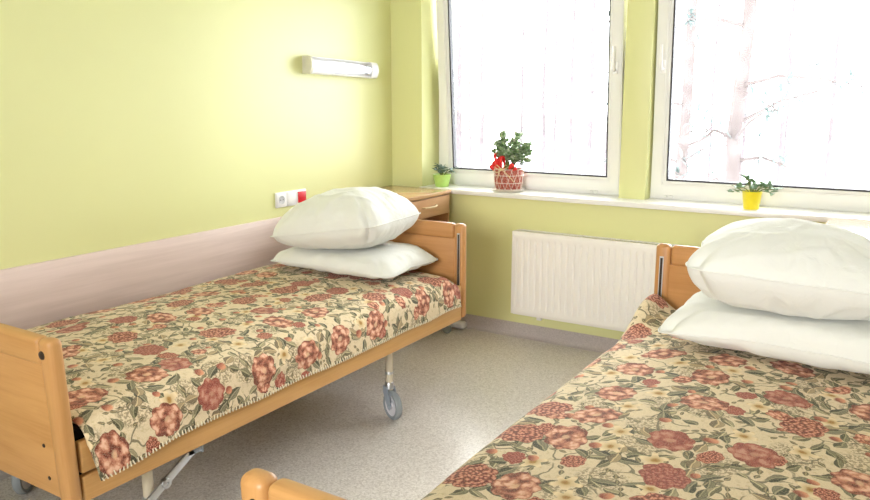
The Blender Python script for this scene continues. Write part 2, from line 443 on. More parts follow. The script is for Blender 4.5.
TILT = R(4.0)
def window(name, x0, x1, label, tilt=TILT, sx0=None, sx1=None):
    bm = bmesh.new(); frame_bm(bm, x0, x1, SZ, WT, WD, WD+.075, .045)
    root = mesh_obj(name, bm, 'pvc'); struct(root, label, 'window')
    a = (sx0 if sx0 is not None else x0+.012); b = (sx1 if sx1 is not None else x1-.012); z0 = SZ+.024; z1 = WT-.02
    mt = Matrix.Translation((0, WD+.0, z0)) @ Matrix.Rotation(tilt, 4, 'X') @ Matrix.Translation((0, -(WD), -z0))
    def put(o): o.data.transform(mt); return o
    bm = bmesh.new(); frame_bm(bm, a, b, z0, z1, WD-.022, WD+.045, .062, .006)
    frame_bm(bm, a+.062, b-.062, z0+.062, z1-.062, WD-.012, WD+.040, .016, .005)
    sash = put(mesh_obj('sash', bm, 'pvc', root))
    bm = bmesh.new(); frame_bm(bm, a+.078, b-.078, z0+.078, z1-.078, WD-.004, WD+.036, .009, 0)
    put(mesh_obj('gasket', bm, 'gasket', sash))
    bm = bmesh.new(); bm_box(bm, a+.082, b-.082, WD+.004, WD+.024, z0+.082, z1-.082)
    put(mesh_obj('glass', bm, 'glass', sash, smooth=False))
    return root, put, sash, a, b, z0
def handle(put, sash, hx, hz):
    bm = bmesh.new()
    bm_box(bm, hx-.015, hx+.015, WD-.032, WD-.021, hz-.035, hz+.035, .005)
    bm_tube(bm, [(hx, WD-.03, hz-.012), (hx, WD-.055, hz-.010), (hx, WD-.062, hz+.005), (hx, WD-.062, hz+.05), (hx, WD-.060, hz+.115)], [.009, .009, .010, .0085, .007], 10)
    put(mesh_obj('window_handle', bm, 'lamp_white', sash))
r1, put, sash, a, b, z0 = window('window_1', W1[0], W1[1], 'left white plastic window tilted open', sx0=.268, sx1=1.462)
handle(put, sash, 1.425, 1.60)
for hx in (1.30,):
    bm = bmesh.new(); bm_box(bm, hx-.022, hx-.003, WD-.012, WD, SZ+.006, SZ+.02, .003); mesh_obj('hinge_cover', bm, 'pvc', r1); bm = bmesh.new(); bm_box(bm, hx+.006, hx+.03, WD-.014, WD, SZ+.005, SZ+.021, .003)
    mesh_obj('hinge_cover', bm, 'pvc', r1)
r2, put, sash, a, b, z0 = window('window_2', W2[0], W2[1], 'right white plastic window beside the pillar', R(3.2), sx0=1.644)
handle(put, sash, 1.684, 1.60)
bm = bmesh.new(); bm_box(bm, 1.712, 1.731, WD-.012, WD, SZ+.006, SZ+.02, .003); mesh_obj('hinge_cover', bm, 'pvc', r2); bm = bmesh.new(); bm_box(bm, 1.74, 1.764, WD-.014, WD, SZ+.005, SZ+.021, .003)
mesh_obj('hinge_cover', bm, 'pvc', r2)

# ------------------------------------------------------------------ hospital beds
BW, BL = .98, 2.12           # outside width and length
H0, H1 = .37, .84            # board bottom and top
RND = random.Random(4)
def make_board(root, name, ysign, wood_mats=('wood_z', 'wood_x')):
    """wooden end board; +1: far (head) end.  inner face looks towards the bed centre"""
    yo = ysign*(BL/2); yi = ysign*(BL/2-.042)
    lo, hi = min(yo, yi), max(yo, yi)
    pw = .055
    bm = bmesh.new(); bm_box(bm, -BW/2+pw-.004, BW/2-pw+.004, lo+.010, hi-.010, H0+.012, H1-.075, .002)
    panel = mesh_obj(name, bm, wood_mats[1], root)
    for s in (-1, 1):
        xa, xb = sorted((s*(BW/2-pw), s*BW/2))
        bm = bmesh.new(); bm_box(bm, xa, xb, lo, hi, H0, H1, .0165, 4)
        # flatten the bevel on the inner side
        for v in bm.verts:
            if s*v.co.x < BW/2-pw+.0166 and H0+.03 < v.co.z < H1-.03: pass
        post = mesh_obj('post', bm, wood_mats[0], panel)
        # metal lined slot on the inner face
        ys = yi - ysign*.0008
        cx = s*(BW/2-.026)
        bm = bmesh.new()
        bm_box(bm, cx-.0075, cx+.0075, ys-.0020, ys+.0020, H0+.09, H1-.045, 0)
        g = mesh_obj('guide_slot', bm, 'steel', panel); g['label'] = 'pale metal rim of the rail guide slot'
        gy = ys-ysign*.0022
        bm = bmesh.new(); bm_box(bm, cx-.0045, cx+.0045, gy-.0006, gy+.0006, H0+.096, H1-.051, 0)
        mesh_obj('slot_gap', bm, 'cap', panel)
        # plug caps on the outer face
        cap = [(0, .0045), (.006, .0042), (.0105, .003), (.012, 0)]
        rot = Matrix.Rotation(-ysign*math.pi/2, 4, 'X')
        capm = [(0, .003), (.005, .002), (.006, 0)]
        for (px, pz, pr) in ((s*(BW/2-.036), H1-.042, cap), (s*(BW/2-.105), H0+.155, capm), (s*(BW/2-.10), H0+.06, capm)):
            bm = bmesh.new(); bm_lathe(bm, pr, 16, Matrix.Translation((px, yo if pr is cap else yo-ysign*.010, pz)) @ rot)
            mesh_obj('screw_cap', bm, 'cap', panel)
    # top rail with rounded upper edge
    bm = bmesh.new(); bm_box(bm, -BW/2+pw+.001, BW/2-pw-.001, lo+.001, hi-.001, H1-.078, H1-.001, .015, 4)
    mesh_obj('top_rail', bm, wood_mats[1], panel)
    return panel
def wheel_caster(root, x, y, zt, ang):
    """stem, fork and rubber wheel"""
    st = tube_obj('caster_stem', [(x, y, .135), (x, y, zt)], .017, 'cream_metal', root, 14)
    bm = bmesh.new(); bm_lathe(bm, [(.0, .0), (.019, 0), (.0195, .006), (.0175, .012)], 16, Matrix.Translation((x, y, .21)))
    mesh_obj('collar', bm, 'steel', st); bm = bmesh.new()
    bm_lathe(bm, [(.0175, 0), (.0205, .003), (.0205, .03), (.0175, .034)], 16, Matrix.Translation((x, y, .138)))
    mesh_obj('collar', bm, 'steel', st)
    ca, sa = math.cos(ang), math.sin(ang)
    mt = Matrix.Translation((x, y, 0)) @ Matrix.Rotation(ang, 4, 'Z')     # local x = axle
    r = .068
    ax = Matrix.Translation((0, .028, r)) @ Matrix.Rotation(math.pi/2, 4, 'Y')
    bm = bmesh.new()
    bm_lathe(bm, [(.050, -.014), (.061, -.0155), (.067, -.009), (r, 0), (.067, .009), (.061, .0155), (.050, .014), (.050, -.014)], 36, mt @ ax)
    wh = mesh_obj('caster_wheel', bm, 'rubber', root)
    bm = bmesh.new()
    bm_lathe(bm, [(0, -.011), (.012, -.0115), (.014, -.006), (.036, -.005), (.044, -.010), (.0505, -.011), (.0505, .011), (.044, .010), (.036, .005), (.014, .006), (.012, .0115), (0, .011)], 36, mt @ ax)
    mesh_obj('hub', bm, 'pale_plastic', wh)
    bm = bmesh.new()
    for s in (-1, 1):
        xa, xb = sorted((s*.0185, s*.022))
        vs = []
        prof = [(-.022, .150), (.012, .150), (.040, .085), (.043, .060), (.034, .048), (.020, .052), (-.02, .118)]
        for xx in (xa, xb): vs.append([bm.verts.new((xx, p, q)) for p, q in prof])
        for k in range(len(prof)):
            j = (k+1) % len(prof); bm.faces.new((vs[0][k], vs[0][j], vs[1][j], vs[1][k]))
        bm.faces.new(vs[0]); bm.faces.new(list(reversed(vs[1])))
    bm_box(bm, -.0215, .0215, -.024, .014, .134, .152, .004)
    bm_lathe(bm, [(0, -.026), (.008, -.026), (.008, .026), (0, .026)], 12, ax)
    bmesh.ops.transform(bm, matrix=mt, verts=bm.verts)
    mesh_obj('fork', bm, 'grey_plastic', wh)
def make_bed(label, ang):
    root = thing('hospital_bed', (0, 0, 0), label, 'bed')
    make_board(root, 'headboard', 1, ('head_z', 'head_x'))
    fb = make_board(root, 'footboard', -1)
    piv = Vector((0, -BL/2+.042, H0))
    fb.matrix_local = Matrix.Translation(piv) @ Matrix.Rotation(R(1.8), 4, 'X') @ Matrix.Translation(-piv)
    il = BL/2-.044
    for s in (-1, 1):
        for (za, zb, nm) in ((.365, .440, 'side_rail'), (.449, .540, 'side_rail')):
            xa, xb = sorted((s*(BW/2-.031), s*(BW/2-.006)))
            o = box_obj(nm, (xa, xb, -il+.001, il-.001, za, zb), 'wood_y', root, .006, 3)
    o = box_obj('mattress', (-BW/2+.045, BW/2-.045, -il+.045, il-.13, .425, .575), 'mattress', root, .04, 4)
    e = box_obj('gap_shade_slab', (-BW/2+.043, BW/2-.043, -il+.012, -il+.044, .426, .562), 'gap_shade', o, .006); e['label'] = 'black slab standing in for the shade at the mattress end'  # slab coloured as the shaded gap behind the footboard
    bm = bmesh.new()
    for k in range(15):
        y = -il+.1+k*(2*il-.2)/14; bm_box(bm, -BW/2+.06, BW/2-.06, y-.03, y+.03, .405, .424, .003)
    mesh_obj('slatted_base', bm, 'wood_x', root)
    bm = bmesh.new()
    for s in (-1, 1):
        bm_box(bm, s*.37-.018, s*.37+.018, -il+.005, il-.005, .352, .404, .004)
    for y in (-.98, -.735, 0, .56, .98): bm_box(bm, -.352, .352, y-.02, y+.02, .356, .40, .004)
    mesh_obj('underframe', bm, 'dark_steel', root)
    for s in (-1, 1):
        for y in (-.735, .56): wheel_caster(root, s*.37, y, .353, ang + (0 if y > 0 else (1.3 if s > 0 else 2.6)))
    # lifting arms under the foot half
    for s in (-1, 1):
        xx = s*.397
        bm = bmesh.new()
        P = [Vector((xx, -.815, .185)), Vector((xx, -.585, .312))]
        d = (P[1]-P[0]); L = d.length; ang2 = math.atan2(d.z, d.y)
        mt = Matrix.Translation(P[0]) @ Matrix.Rotation(ang2, 4, 'X')
        bm_box(bm, -.004, .004, -.02, L+.01, -.015, .015, .003, 2, mt)
        arm = mesh_obj('lift_arm', bm, 'steel', root)
        bm = bmesh.new(); bm_lathe(bm, [(0, -.012), (.016, -.012), (.016, .008), (.012, .0105), (.006, .011), (.006, .016), (0, .017)], 16,
                 Matrix.Translation((xx+s*.003, -.692, .252)) @ Matrix.Rotation(s*math.pi/2, 4, 'Y'))
        mesh_obj('pivot_bolt', bm, 'steel', arm)
        bm = bmesh.new(); bm_box(bm, xx-.022, xx+.004, -.60, -.54, .30, .352, .003); bm_box(bm, xx-.022, xx+.006, -.545, -.538, .295, .352, .001); mesh_obj('bracket', bm, 'grey_plastic', arm)
    tube_obj('cross_bar', [(-.385, -.815, .185), (.385, -.815, .185)], .012, 'cream_metal', root, 12)
    return root
XL, YL = .588, -1.961
XB, YBD, RAISE = 2.574, -2.282, .062
bed = make_bed('beech hospital bed standing along the lilac guard board', R(-115))
bed.location = (XL, YL, 0)
bed2 = make_bed('beech hospital bed standing in front of the radiator', R(20))
bed2.location = (XB, YBD, 0); bed2.rotation_euler.z = -.006
# the right bed is cranked higher: everything on the underframe is lifted, wheels stay on the floor
for ch in bed2.children:
    if ch.name.startswith('caster_wheel'): continue
    if ch.name.startswith('caster_stem') or ch.name.startswith('lift_post'):
        for v in ch.data.vertices:
            if v.co.z > .3: v.co.z += RAISE
        continue
    if ch.name.startswith('lift_arm') or ch.name.startswith('cross_bar'):
        ch.location.z += .02; continue
    ch.location.z += RAISE
for o in (bed, bed2): o['group'] = 'two hospital beds'

# ------------------------------------------------------------------ bedspreads
def make_spread(label, uvoff, seed, ymin, ymax, lift, zt=.592, rise=0.0):
    hemz, hw, rr = .447, BW/2+.006, .06
    # cross-section (x, z) by arc length
    prof = []
    def add(p):
        prof.append(p)
    n1 = 14
    for k in range(n1): add((-hw-.004, hemz+.004+(zt-rr-hemz)*k/n1))
    for k in range(9):
        a = math.pi/2*k/8; add((-hw+rr-rr*math.cos(a), zt-rr+rr*math.sin(a)))
    NT = 64
    for k in range(1, NT): add((-hw+rr+(2*hw-2*rr)*k/NT, zt))
    for k in range(9):
        a = math.pi/2*(1-k/8); add((hw-rr+rr*math.cos(a), zt-rr+rr*math.sin(a)))
    for k in range(1, n1+1): add((hw+.004, zt-rr-(zt-rr-hemz)*k/n1))
    arc = [0]
    for p, q in zip(prof, prof[1:]): arc.append(arc[-1]+math.hypot(q[0]-p[0], q[1]-p[1]))
    NY = 170
    bm = bmesh.new(); uvl = bm.loops.layers.uv.new('UVMap'); G = []
    o3 = Vector((seed*7.1, seed*3.3, 0))
    for j in range(NY+1):
        y0 = ymin+(ymax-ymin)*j/NY; row = []
        for i, (x, z) in enumerate(prof):
            y = y0; top = max(0, min(1, (z-(zt-rr))/rr)); side = 1-top
            sd = 1 if x > 0 else -1
            # soft padding of the top: slight crown and wrinkles
            crown = .030*(1-(x/hw)**2)*top
            wv = (.011*fbm((x*1.2, y, seed), 2.6) + .004*fbm((x*1.6, y, seed+5), 8))*top
            dz = crown+wv
            # drape swings out and the hem waves
            down = max(0, (zt-rr-z)/(zt-rr-hemz))
            dx = sd*side*(.010*down*(.6+fbm((0, y, seed+sd), 3.2)) + .006*fbm((z*4, y, seed+9), 6))
            dx = sd*max(sd*dx, -.002)
            hz = .008*down*fbm((sd, y, seed+3), 4.0)
            # far end rolls down against the headboard, near end droops over the mattress edge
            ef = max(0, (y0-(ymax-.07))/.07); dz -= .034*ef*ef*top
            en = max(0, ((ymin+.06)-y0)/.06); dz -= .012*en*en*top
            # corners bunched up beside the pillows at the head end
            if rise:
                ey = max(0, min(1, (y0-(ymax-.38))/.26)); ex = max(0, min(1, (-x-.335)/.12))
                wgt = (ey*ey*(3-2*ey))*(ex*ex*(3-2*ex))
                dz += rise*wgt*(.35+.65*top)*(1-down)**.5*(.85+.5*fbm((x*2, y, 4), 5)); dx += sd*.008*wgt
            # hanging corners pull back from the end
            pull = .02*down*max(0, 1-(y0-ymin)/.35)
            y += pull
            dx += sd*side*down*.012*max(0, 1-(y0-ymin)/.3)
            hz -= .024*down*max(0, 1-(y0-ymin)/.25)
            row.append(bm.verts.new((x+dx, y, z+dz+hz)))
        G.append(row)
    for j in range(NY):
        for i in range(len(prof)-1):
            f = bm.faces.new((G[j][i], G[j][i+1], G[j+1][i+1], G[j+1][i]))
            for lp, (ii, jj) in zip(f.loops, ((i, j), (i+1, j), (i+1, j+1), (i, j+1))):
                lp[uvl].uv = (arc[ii]+uvoff[0], ymin+(ymax-ymin)*jj/NY+uvoff[1])
    hem = [[r[0].co.copy() for r in G], [r[-1].co.copy() for r in G]]
    up = [[r[2].co.copy() for r in G], [r[-3].co.copy() for r in G]]
    o = mesh_obj('bedspread', bm, 'floral', angle=80, fix=False)
    so = o.modifiers.new('thickness', 'SOLIDIFY'); so.thickness = .003; so.offset = -1
    tag(o, label, 'bedspread', 'floral bedspreads')
    # overcast stitches along both hems
    rnd = random.Random(seed)
    for side, (hh, uu) in enumerate(zip(hem, up)):
        bm = bmesh.new(); sd = -1 if side == 0 else 1
        tot = ymax-ymin; nst = int(tot/.013)
        for k in range(nst):
            fj = (k+.5)/nst*NY; j = int(fj); w = fj-j
            p = hh[j].lerp(hh[j+1], w) if j < NY else hh[NY]
            q = uu[j].lerp(uu[j+1], w)
            t = (hh[min(j+1, NY)]-hh[j]).normalized()
            d = (q-p).normalized(); h = rnd.uniform(.008, .014); sl = rnd.uniform(-.004, .004)
            n = Vector((sd, 0, 0))*.0016
            a = p - d*.002 + n; b2 = p + d*h + t*sl + n
            wd = t*.0022
            lo_ = [bm.verts.new(v) for v in (a-wd, a+wd, b2+wd*.7, b2-wd*.7)]
            hi_ = [bm.verts.new(v+n*.8) for v in (a-wd, a+wd, b2+wd*.7, b2-wd*.7)]
            bm.faces.new(hi_); bm.faces.new(list(reversed(lo_)))
            for e in range(4): bm.faces.new((lo_[e], lo_[(e+1) % 4], hi_[(e+1) % 4], hi_[e]))
        st = mesh_obj('hem_stitching', bm, 'stitch', o); st['kind'] = 'stuff'; st['label'] = 'cream overcast stitches along the hem'
    o.location.z = lift
    return o
s1 = make_spread('floral bedspread on the bed along the lilac guard board', (0, 0), 3, -1.0, .972, 0)
s1.location = (XL, YL, 0)
s2 = make_spread('floral bedspread on the bed in front of the radiator', (3.37, 1.9), 8, -1.0, .972, RAISE, rise=.085)
s2.location = (XB, YBD, RAISE); s2.rotation_euler.z = -.006

# ------------------------------------------------------------------ pillows
def make_pillow(label, W, D, T, seed, loc, rz, zlo=None, zhi=None, lowfrac=.42, pw=.56, shape=None, tiltx=0, tilty=0):
    n = 56; bm = bmesh.new(); top = {}; bot = {}
    def outline(u, v):
        mx = max(abs(u), abs(v)); k = 1.0
        if mx > 1e-6: k = mx/((abs(u)**9+abs(v)**9)**(1/9))
        x = W/2*u*k*(1-.045*(1-v*v)*abs(u)**3); y = D/2*v*k*(1-.045*(1-u*u)*abs(v)**3)
        x += .014*fbm((u*1.4, v*1.4, seed), 1.7)*abs(u); y += .014*fbm((v*1.4, u*1.4, seed+7), 1.7)*abs(v)
        return x, y
    for sgn, D_ in ((1, top), (-1, bot)):
        for i in range(n+1):
            for j in range(n+1):
                # denser sampling near the seam
                u = math.sin((i/n-.5)*math.pi)*.35+(2*i/n-1)*.65; v = math.sin((j/n-.5)*math.pi)*.35+(2*j/n-1)*.65
                edge = i in (0, n) or j in (0, n)
                if edge and sgn < 0: D_[i, j] = top[i, j]; continue
                x, y = outline(u, v)
                mx = (abs(u)**4.5+abs(v)**4.5)**(1/4.5)
                a = max(0, 1-min(1, max(abs(u), abs(v), mx*.93))**2.3)
                h = T*(a**pw)*(1-.22*(u*u*v*v))
                h *= 1+.10*fbm((u*1.3, v*1.3, seed+2), 1.5)
                # wrinkles that run in from the seam and the corners
                ang = math.atan2(v, u); rr_ = math.hypot(u, v)
                wr = fbm((math.cos(ang)*2.2, math.sin(ang)*2.2, seed+11+rr_*.5), 3.4)
                h += .028*wr*min(1, a*4)*(1-a)
                ridge = 1-abs(fbm((u*.9+.5*v, v*1.6-.4*u, seed+20+sgn), 1.9))*2.2
                h += .016*max(0, ridge)**3*min(1, a*5)
                z = h*((1-lowfrac) if sgn > 0 else -lowfrac)
                if edge: z = 0
                D_[i, j] = bm.verts.new((x, y, z))
    for sgn, D_ in ((1, top), (-1, bot)):
        for i in range(n):
            for j in range(n):
                q = (D_[i, j], D_[i+1, j], D_[i+1, j+1], D_[i, j+1])
                bm.faces.new(q if sgn > 0 else tuple(reversed(q)))
    if shape:
        for v in bm.verts: v.co = shape(v.co.copy())
    mt = Matrix.Rotation(rz, 4, 'Z') @ Matrix.Rotation(tilty, 4, 'Y') @ Matrix.Rotation(tiltx, 4, 'X')
    bmesh.ops.transform(bm, matrix=mt, verts=bm.verts)
    sp = lambda t, k: k*math.log1p(math.exp(max(-30, min(30, t/k))))
    for v in bm.verts:                              # rests on what lies below, is pressed by what lies above
        if zlo is not None: v.co.z = zlo + sp(v.co.z-zlo, .012)
        if zhi is not None: v.co.z = zhi - sp(zhi-v.co.z, .012)
    zmin = min(v.co.z for v in bm.verts)
    for v in bm.verts: v.co.z = max(v.co.z, zmin)
    top_z = max(v.co.z for v in bm.verts)-zmin
    bmesh.ops.translate(bm, vec=(0, 0, -zmin), verts=bm.verts)
    # seam piping follows the outline
    seam = [top[i, 0].co.copy() for i in range(n)]+[top[n, j].co.copy() for j in range(n)]+[top[i, n].co.copy() for i in range(n, 0, -1)]+[top[0, j].co.copy() for j in range(n, 0, -1)]
    o = mesh_obj('pillow', bm, 'pillow', angle=180, fix=False)
    sb = o.modifiers.new('soft', 'SUBSURF'); sb.levels = 1; sb.render_levels = 1
    o.location = loc
    bm = bmesh.new(); seam.append(seam[0]); bm_tube(bm, seam[::2], .0022, 6, False)
    mesh_obj('seam', bm, 'pillow', o)
    tag(o, label, 'pillow', 'white bed pillows')
    return top_z
def flat_low(c):
    return c
def droop(k, lim):
    def f(c):
        d = max(0, math.hypot(c.x, c.y)-lim); c.z -= k*d; return c
    return f
ZT1 = .632
h = make_pillow('lower white pillow on the bed by the guard board', .72, .50, .16, 1, (.620, -1.20, ZT1), R(1), zlo=-.045, zhi=.058, shape=droop(.10, .26))
make_pillow('upper white pillow on the bed by the guard board', .60, .49, .29, 5, (.605, -1.235, ZT1+h+.002), R(6), zlo=-.105, tilty=R(-9))
h = make_pillow('lower white pillow on the bed before the radiator', .78, .52, .21, 9, (2.65, -1.58, ZT1+RAISE), R(-3), zlo=-.06, zhi=.068, shape=droop(.12, .28))
make_pillow('upper white pillow on the bed before the radiator', .575, .51, .285, 13, (2.60, -1.60, ZT1+RAISE+h+.002), R(7), zlo=-.12, lowfrac=.56, tilty=R(3), pw=.66)

# ------------------------------------------------------------------ bedside cabinets
def make_cabinet(loc, rz, label, L=.51, Dp=.455, H=.878, foot=False):
    """front looks along local +x; L along y"""
    root = thing('bedside_cabinet', loc, label, 'bedside cabinet', rz, 'bedside cabinets below the sill')
    t = .018
    bm = bmesh.new()
    for s in (-1, 1):
        ya, yb = sorted((s*(L/2-t), s*L/2)); bm_box(bm, 0, Dp-.012, ya, yb, .085, H-.024, .002)
    bm_box(bm, 0, .01, -L/2+t, L/2-t, .085, H-.024)
    bm_box(bm, .01, Dp-.03, -L/2+t, L/2-t, .60, .616); bm_box(bm, .01, Dp-.014, -L/2+t, L/2-t, .085, .103)
    body = mesh_obj('body', bm, 'cab_z', root)
    bm = bmesh.new(); bm_box(bm, 0, Dp, -L/2-.004, L/2+.004, H-.023, H, .004); mesh_obj('top', bm, 'cab_top', root)
    bm = bmesh.new(); bm_box(bm, .03, Dp-.016, -L/2+t+.004, L/2-t-.004, H-.135, H-.036); bm_box(bm, Dp-.0155, Dp+.002, -L/2+t+.002, L/2-t-.002, H-.138, H-.027, .003)
    dr = mesh_obj('drawer', bm, 'cab_x', root)
    tube_obj('handle', [(Dp+.001, -.07, H-.074), (Dp+.016, -.066, H-.074), (Dp+.026, -.03, H-.075), (Dp+.028, 0, H-.075), (Dp+.026, .03, H-.075), (Dp+.016, .066, H-.074), (Dp+.001, .07, H-.074)], [.005, .005, .006, .006, .006, .005, .005], 'raffia', dr)
    bm = bmesh.new(); bm_box(bm, Dp-.03, Dp-.012, -L/2+t+.002, L/2-t-.002, .106, .596, .003)
    do = mesh_obj('door', bm, 'cab_x', root)
    tube_obj('handle', [(Dp-.013, -.17, .42), (Dp+.012, -.17, .425), (Dp+.014, -.17, .47), (Dp+.012, -.17, .515), (Dp-.013, -.17, .52)], .005, 'raffia', do)
    for (cx, cy, mt) in ((Dp-.03, L/2-.03, 'pale_plastic'), (Dp-.03, -L/2+.03, 'pale_plastic'), (.05, L/2-.03, 'pale_plastic'), (.05, -L/2+.03, 'pale_plastic')):
        bm = bmesh.new()
        bm_lathe(bm, [(0, -.011), (.027, -.011), (.030, -.007), (.030, .007), (.027, .011), (0, .011)], 20, Matrix.Translation((cx, cy, .03)) @ Matrix.Rotation(math.pi/2, 4, 'X'))
        bm_box(bm, cx-.02, cx+.02, cy-.014, cy+.014, .05, .086, .004)
        mesh_obj('caster', bm, mt, root)
    if foot:
        o = box_obj('foot', (Dp-.06, Dp+.125, L/2-.055, L/2+.0, .012, .058), 'pale_plastic', root, .018, 4); o['label'] = 'pale plastic foot sticking out at the front'
        lathe_obj('caster', [(0, -.012), (.026, -.012), (.030, -.007), (.030, .007), (.026, .012), (0, .012)], 'rubber', root, 20, Matrix.Translation((Dp+.05, .125, .030)) @ Matrix.Rotation(math.pi/2, 4, 'X'))
        box_obj('caster_arm', (Dp-.03, Dp+.055, .14, .155, .03, .09), 'dark_steel', root, .003)
    return root
make_cabinet((.006+.018, -.31, 0), 0, 'pear wood bedside cabinet in the corner behind the left pillows', foot=True)
make_cabinet((2.83, -.07, 0), R(-90), 'bedside cabinet behind the right pillows, its top glaring white', L=.52, Dp=.62)

# ------------------------------------------------------------------ radiator
def radiator():
    x0, x1, z0, z1, yf = .924, 1.98, .168, .668, -.105
    root = thing('radiator', ((x0+x1)/2, -.06, z0), 'white ribbed panel radiator on the wall below the sill', 'radiator')
    ox, oz, oy = (x0+x1)/2, z0, -.06
    bm = bmesh.new()
    nr = 26; pitch = (x1-x0-.03)/nr; per = 10; NX = nr*per
    zs = [0, .004, .030, .036, .046, .056, .25, .444, .454, .464, .470, .496, .5]
    dep = [.004, 0, 0, .0, .25, 1, 1, 1, .25, 0, 0, 0, .004]
    G = []
    for z, dp in zip(zs, dep):
        row = []
        for i in range(NX+1):
            x = x0+.015+(x1-x0-.03)*i/NX; ph = (i % per)/per
            g = max(0, 1-abs(ph-.5)/.2); g = g*g*(3-2*g)
            dd = dp if dp > .01 else 0
            row.append(bm.verts.new((x-ox, yf-oy+.009*g*dd+(dp if dp <= .01 else 0), z)))
        G.append(row)
    for A, B in zip(G, G[1:]):
        for i in range(NX): bm.faces.new((A[i], A[i+1], B[i+1], B[i]))
    # back of the front sheet
    bw = [[bm.verts.new((x0+.015-ox, yf-oy+.014, z)), bm.verts.new((x1-.015-ox, yf-oy+.014, z))] for z in (0, .5)]
    bm.faces.new((bw[0][0], bw[0][1], bw[1][1], bw[1][0]))
    front = mesh_obj('front_panel', bm, 'radiator', root, angle=60, fix=False)
    bm = bmesh.new(); bm_box(bm, x0+.02-ox, x1-.02-ox, -.035-oy, -.027-oy, .005, .49, .002)
    for k in range(30):
        xx = x0+.04+k*(x1-x0-.08)/29; bm_box(bm, xx-.001-ox, xx+.001-ox, yf+.016-oy, -.036-oy, .03, .47)
    mesh_obj('back_panel', bm, 'radiator', root)
    for x, s in ((x0, 1), (x1, -1)):
        xa, xb = sorted((x-ox, x+s*.014-ox)); box_obj('side_cover', (xa, xb, yf+.001-oy, -.026-oy, .002, .502), 'radiator', root, .004)
    bm = bmesh.new()
    for ya, yb in ((yf+.002, yf+.010), (-.034, -.026)): bm_box(bm, x0+.014-ox, x1-.014-ox, ya-oy, yb-oy, .495, .503)
    n = 60
    for k in range(n):
        xx = x0+.02+k*(x1-x0-.04)/(n-1); bm_box(bm, xx-.004-ox, xx+.004-ox, yf+.010-oy, -.034-oy, .496, .501)
    mesh_obj('top_grille', bm, 'radiator', root)
    for xx in (x0+.15, x1-.15):
        box_obj('bracket', (xx-.015-ox, xx+.015-ox, -.0275-oy, -.0004-oy, -.04, .44), 'radiator', root, .001)
    return root
radiator()

# ------------------------------------------------------------------ wall lamp
def lamp():
    y0, y1, zc = -.838, -.225, 1.604
    L = y1-y0
    root = thing('wall_lamp', (0, (y0+y1)/2, zc), 'white fluorescent strip lamp mounted on the left wall', 'wall lamp')
    # back tray with angled reflector
    bm = bmesh.new()
    prof = [(.0, -.046), (.052, -.046), (.055, -.043), (.053, -.040), (.022, -.030), (.022, .030), (.040, .040), (.042, .043), (.039, .045), (.0, .045)]
    rings = [[bm.verts.new((a, y, b)) for a, b in prof] for y in (-L/2+.02, L/2-.05)]
    k = len(prof)
    for i in range(k): bm.faces.new((rings[0][i], rings[0][(i+1) % k], rings[1][(i+1) % k], rings[1][i]))
    bm.faces.new(rings[0]); bm.faces.new(list(reversed(rings[1])))
    mesh_obj('reflector', bm, 'lamp_white', root)
    # cover: curved clear sheet
    bm = bmesh.new(); rows = []
    for y in (-L/2+.02, L/2-.05):
        r_ = []
        for rad_ in (0, .0015):
            r_ += [bm.verts.new((.040+(.024-rad_)*math.cos(a), y, (.041-rad_)*math.sin(a))) for a in [R(-84+168*q/14) for q in (range(15) if rad_ == 0 else range(14, -1, -1))]]
        rows.append(r_)
    k = len(rows[0])
    for i in range(k): bm.faces.new((rows[0][i], rows[0][(i+1) % k], rows[1][(i+1) % k], rows[1][i]))
    mesh_obj('cover', bm, 'cover', root)
    def cap(ya, yb, mat):
        bm = bmesh.new()
        pr = [(0, -.047), (.042, -.047)]+[(.042+.026*math.cos(R(t)), .0465*math.sin(R(t))) for t in range(-84, 85, 12)]+[(.042, .047), (0, .047)]
        rg = [[bm.verts.new((a, y, b)) for a, b in pr] for y in (ya, yb)]
        k = len(pr)
        for i in range(k): bm.faces.new((rg[0][i], rg[0][(i+1) % k], rg[1][(i+1) % k], rg[1][i]))
        bm.faces.new(rg[0]); bm.faces.new(list(reversed(rg[1])))
        return mesh_obj('end_cap', bm, mat, root)
    c = cap(-L/2, -L/2+.018, 'lamp_cap'); c['label'] = 'yellowish end cap'
    cap(L/2-.06, L/2, 'lamp_white')
    t = tube_obj('fluorescent_tube', [(.042, -L/2+.03, 0), (.042, L/2-.075, 0)], .013, 'tube', root, 20)
    for ya, yb in ((-L/2+.022, -L/2+.036), (L/2-.078, L/2-.062)):
        bm = bmesh.new(); bm_lathe(bm, [(0, 0), (.0145, 0), (.0145, yb-ya), (0, yb-ya)], 20, Matrix.Translation((.042, ya, 0)) @ Matrix.Rotation(-math.pi/2, 4, 'X'))
        mesh_obj('tube_socket', bm, 'outlet_in', root)
    bm = bmesh.new(); bm_box(bm, .023, .05, L/2-.080, L/2-.0605, -.026, .026, .004); mesh_obj('socket_holder', bm, 'steel', root)
    root.rotation_euler = (R(-1.6), 0, 0)
    return root
lamp()

